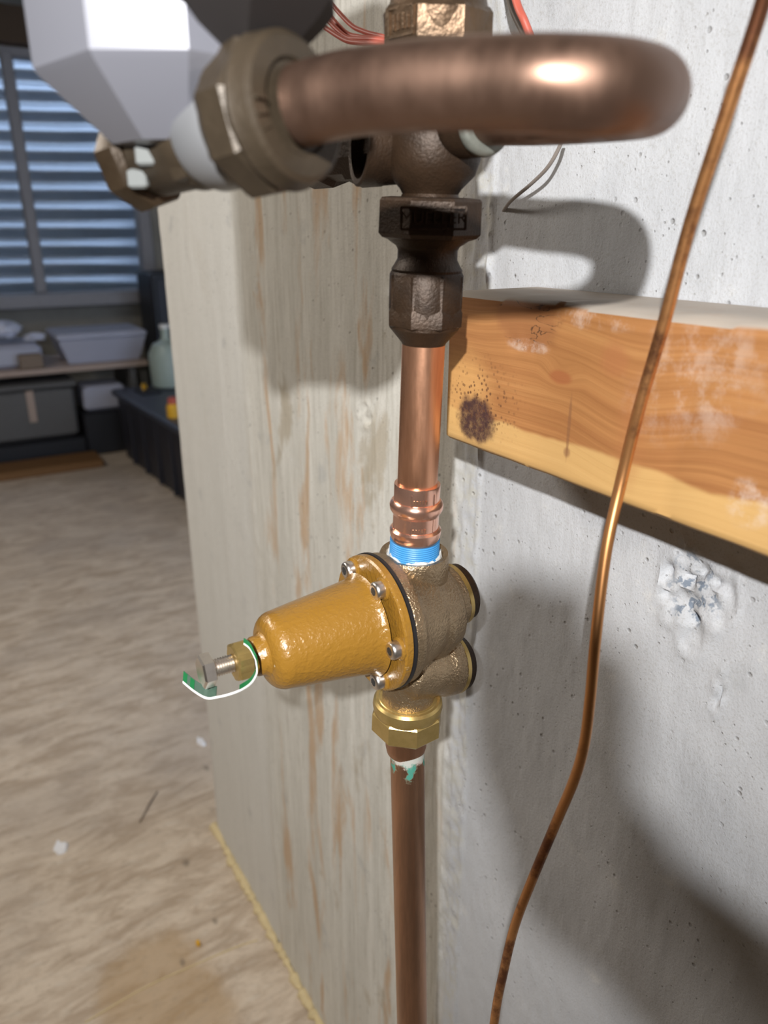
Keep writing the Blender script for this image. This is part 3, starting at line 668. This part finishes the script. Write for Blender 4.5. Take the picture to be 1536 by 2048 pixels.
# ---------------- foam bead and floor litter
b = MB(); x = -1.235; pts = []; rs = []
while x < .2:
    pts.append(V((x, -.004+random.uniform(-.002,.002), .003))); rs.append(.0065+random.uniform(-.003,.0038)); x += .008
b.tube(pts, rs, 10); tag(build(b,'foam_bead','foam'),'lumpy yellow foam sealant bead along the foot of the concrete wall','foam')
def flake(px, py, r, m, label, name='paper_scrap', cat='litter'):
    c = atZ(px,py,0); b = MB(); n_=11; ring=[c+V((r*random.uniform(.6,1.2)*math.cos(2*math.pi*k/n_), r*.6*random.uniform(.6,1.2)*math.sin(2*math.pi*k/n_), .0008)) for k in range(n_)]
    b.loft([ring,[p.lerp(c,.25)+V((0,0,.0035+random.uniform(0,.003))) for p in ring]]); return tag(build(b,name,m,None,0),label,cat)
flake(122,1697,.024,'flake','white crumpled scrap lying alone on the left of the bare floor')
flake(402,1486,.020,'flake','small white scrap on the floor close to the wall end')
flake(396,1888,.0065,'yellow','tiny yellow scrap on the floor near the brown stain')
b = MB(); b.tube([atZ(315,1582,.002),atZ(300,1605,.003),atZ(279,1645,.002)],[.0012,.0018,.001],8); tag(build(b,'dark_twig','card'),'thin dark twig lying on the floor','twig')
b = MB()
gp = [atZ(x,y,.0006) for x,y in ((170,2045),(290,1975),(400,1925),(470,1895),(515,1880))]; b.tube(smooth_path(gp,6), .0011, 6); tag(build(b,'yellow_string','foam'),'thin yellow strand crossing the floor stain towards the foam bead','string')

# ------------------------------------------------------------------ far end of the basement
# low shelf under the window
sh = thing('storage_shelf', (-4.45,.1,0), 'low wooden shelf under the window carrying bins and bags', 'shelf')
b = MB(); b.box((-4.42,-.15,.470),(.46,1.70,.030),0,.004); build(b,'shelf_board','shelfwood',sh)
for yy in (-.9,.62):
    b = MB(); b.box((-4.42,yy,.2275),(.40,.035,.455),0,.003); build(b,'side_panel','greybin',sh)
b = MB(); b.box((-4.38,.40,.575),(.36,.62,.165),0,.03); bn = thing('storage_bin',(-4.38,.40,.487),'cloudy pale storage bin at the right end of the far shelf','bin')
bb = MB(); bb.loft([[V((-4.40+sx*a,.49+sy*(c-.06),z)) for sx,sy in ((-1,-1),(1,-1),(1,1),(-1,1))] for z,a,c in ((.487,.15,.24),(.61,.18,.28))]); build(bb,'bin_body','bin',bn,20)
bb = MB(); bb.box((-4.40,.49,.625),(.36,.46,.035),0,.012); build(bb,'bin_lid','bin',bn,20)
def crumple(name, c, r, m, label, cat, sq=(1,1,.55), seed=1, group=None):
    r_ = random.Random(seed); b = MB(); rows=[]; n1,n2=9,14
    for i in range(n1+1):
        t=math.pi*i/n1; row=[]
        for j in range(n2):
            p=2*math.pi*j/n2; q=r*(1+r_.uniform(-.25,.22)) if 0<i<n1 else r
            row.append(V(c)+V((q*math.sin(t)*math.cos(p)*sq[0], q*math.sin(t)*math.sin(p)*sq[1], max(-r*sq[2]*.72, -q*math.cos(t)*sq[2]))))
        rows.append(row)
    b.loft(rows); return tag(build(b,name,m,None,20),label,cat,group)
tr = MB(); tr.box((-4.42,-.21,.5435),(.34,.80,.115),0,.02); tag(build(tr,'storage_tray','bin',None,20),'shallow pale tray at the left of the far shelf under the bags','bin')
crumple('plastic_bag',(-4.38,.04,.668),.080,'bag','crumpled white plastic bag nearest the middle of the far shelf','bag',seed=2)
crumple('plastic_bag',(-4.42,-.17,.672),.090,'bag','crumpled white plastic bag at the left edge of the far shelf','bag',seed=3)
crumple('plastic_bag',(-4.27,.165,.634),.040,'bag','smallest crumpled bag beside the cloudy bin lid','bag',(1,1.3,.5),seed=5)
b = MB(); b.box((-4.215,.125,.5235),(.05,.11,.073),0,.006); tag(build(b,'cardboard_box','card'),'small brown carton on the shelf front edge below the bags','box')
# things under the shelf
u = thing('storage_crate',(-4.36,-.1,0),'grey lidded crate with tan tape stripe under the far shelf','crate')
b = MB(); b.box((-4.36,-.12,.255),(.34,.85,.27),0,.02); build(b,'crate_body','greybin',u)
b = MB(); b.box((-4.185,.09,.30),(.006,.035,.16),0,0); build(b,'tape','shelfwood',u,0,'tan tape stripe')
b = MB(); b.box((-4.36,-.12,.40),(.37,.88,.03),0,.008); build(b,'crate_lid','greybin',u)
b = MB(); b.box((-4.36,-.12,.06),(.36,.9,.115),0,.01); tag(build(b,'low_box','dark'),'black low box under the grey crate on the floor','box')
b = MB(); b.box((-4.33,.46,.30),(.22,.22,.13),0,.015); 
tag(build(b,'pale_container','bin',None,30),'small bluish container under the right end of the far shelf','container')
b = MB(); b.box((-4.33,.46,.1175),(.28,.26,.235),0,.012); tag(build(b,'dark_box','dark'),'black box below the small bluish container','box')
b = MB(); b.lathe((-4.20,.32,.235),(1,0,0),[(-.01,.02),(.005,.026),(.02,.020)],16); 
b = MB(); b.box((-4.27,-.02,.035),(.07,1.35,.07),0,.004); 
b = MB(); b.box((-4.05,-.28,.020),(.20,1.28,.040),0,.004); tag(build(b,'lumber_plank','lumber'),'brown plank lying on the floor in front of the far shelf','plank')
# tall black speaker
sp2 = thing('loudspeaker',(-4.72,.98,0),'tall black box shaped speaker standing between window and wall end','speaker')
b = MB(); b.box((-4.62,1.04,.46),(.30,.42,.92),0,.012); build(b,'cabinet','dark',sp2)
b = MB(); b.box((-4.462,1.04,.46),(.012,.37,.86),0,.004); build(b,'front_grille','tote',sp2)
# black tote along the wall
tt = thing('black_tote',(-3.7,.9,0),'long black plastic tote with yellow latches on the floor past the wall end','tote')
c0 = atZ(365,1005,0); c1 = atZ(238,905,0); dirv = (c1-c0).normalized(); perp = V((-dirv.y,dirv.x,0)); perp = perp if perp.y>0 else -perp
c0 = c0 - dirv*.5; ln = 1.32; wd_=.52; hh=.345
def quad(e, z): return [c0-dirv*e-perp*e+V((0,0,z)), c0+dirv*(ln+e)-perp*e+V((0,0,z)), c0+dirv*(ln+e)+perp*(wd_+e)+V((0,0,z)), c0-dirv*e+perp*(wd_+e)+V((0,0,z))]
b = MB(); b.loft([quad(-.02,0),quad(0,.02),quad(.012,hh)]); build(b,'tote_body','tote',tt,20)
b = MB(); b.loft([quad(.028,hh-.004),quad(.032,hh+.004),quad(.032,hh+.022),quad(.020,hh+.030)]); build(b,'tote_lid','toterim',tt,20)
for k in range(6):
    b = MB(); q = c0+dirv*(.15+.2*k)-perp*.006+V((0,0,hh/2)); b.box(q,(.02,.02,hh*.9),math.atan2(dirv.y,dirv.x),.004); build(b,'rib','tote',tt,20)
for k,(s_,p_) in enumerate(((1.16,.10),(.66,.12))):
    q = c0+dirv*s_+perp*p_+V((0,0,hh+.034)); b = MB(); b.box(q,(.13,.10,.02),math.atan2(dirv.y,dirv.x),.006); h_ = build(b,'latch','dark',tt,20)
    b = MB(); b.tube(smooth_path([q+dirv*.03+V((0,0,.008)),q+dirv*.05+V((0,0,.028)),q+dirv*.02-perp*.02+V((0,0,.030)),q-perp*.02+V((0,0,.010))],5),.006,8); build(b,'latch_pull','yellow',h_,40,'yellow pull')
jq = atD(338,745,3.95); 
jg = thing('plastic_jug',(jq.x,jq.y,hh+.0305),'cloudy greenish plastic jug standing on the black tote beside the wall','jug')
jb = hh+.0305
b = MB(); b.lathe((jq.x,jq.y,jb),(0,0,1),[(0,.075),(.01,.09),(.17,.095),(.22,.07),(.24,.03),(.255,.022),(.30,.022)],28); build(b,'jug_body','jug',jg)
b = MB(); b.lathe((jq.x,jq.y,jb+.298),(0,0,1),[(0,.026),(.02,.026)],20); build(b,'cap','white',jg)
yq = atD(345,797,3.3); b = MB(); b.lathe((yq.x,yq.y,hh+.031),(0,0,1),[(0,.030),(.05,.030),(.06,.022)],18); yt = build(b,'small_canister','yellow'); tag(yt,'small yellow canister with red top on the black tote at the wall edge','canister')
b = MB(); b.lathe((yq.x,yq.y,hh+.091),(0,0,1),[(0,.022),(.022,.022),(.028,.012)],18); rc = build(b,'cap','red',yt,35,'red cap')

# ------------------------------------------------------------------ the photographer's raised hand, right behind the lens
pr = thing('person', CAM-FW*.03, "photographer's bare raised hand and dark sleeved forearm just behind the camera", 'person')
def cpt_(x, y, z): return CAM + RIGHT*(.90*x-.0065) + UPV*(.90*y+.020) - FW*z
def skin(chains, name, m, parent, sub=2):
    off = root_loc(parent); vs=[]; es=[]; rs=[]
    for ch in chains:
        start = ch[0]; prev = None
        for p in ch[1:]:
            if isinstance(p, int): prev = p; continue
            vs.append(cpt_(*p[:3])-off); rs.append(p[3]); k = len(vs)-1
            if prev is not None: es.append((prev,k))
            prev = k
    me = bpy.data.meshes.new(name); me.from_pydata(vs, es, []); o = bpy.data.objects.new(name, me); COL.objects.link(o)
    o.modifiers.new('k','SKIN'); 
    for i, r in enumerate(rs): me.skin_vertices[0].data[i].radius = (r,r)
    me.skin_vertices[0].data[0].use_root = True
    s = o.modifiers.new('s','SUBSURF'); s.levels = sub; s.render_levels = sub
    me.materials.append(M[m]); o.parent = parent; return o
arm = [('', (.155,-.165,.060,.034),(.105,-.122,.052,.029),(.060,-.085,.046,.0225),(.034,-.064,.044,.0205),(.012,-.046,.044,.0190),(-.001,-.028,.044,.0165)),
       ('',4,(-.0095,-.022,.024,.0085),(-.0105,.004,.022,.0080),(-.0090,.022,.024,.0066)),
       ('',5,(-.0060,-.008,.036,.0085),(-.0080,.014,.037,.0080),(-.0070,.029,.039,.0066)),
       ('',5,(.0010,-.006,.050,.0082),(.0000,.014,.052,.0076),(.0005,.028,.053,.0064)),
       ('',4,(.0060,-.018,.062,.0074),(.0062,.002,.065,.0068),(.0058,.018,.066,.0058)),
       ('',3,(.012,-.040,.026,.0095),(.0045,-.020,.0225,.0088),(.0028,-.002,.0225,.0072))]
arm = [(c[0],)+tuple(p if isinstance(p,int) else (p[0],p[1],p[2],p[3]*.86) for p in c[1:]) for c in arm]
skin(arm,'hand','skin',pr)
b = MB(); b.tube([cpt_(.064,-.088,.046),cpt_(.10,-.118,.052),cpt_(.16,-.168,.060),cpt_(.30,-.29,.10)],[.026,.030,.037,.047],24); build(b,'sleeve','cloth',pr)
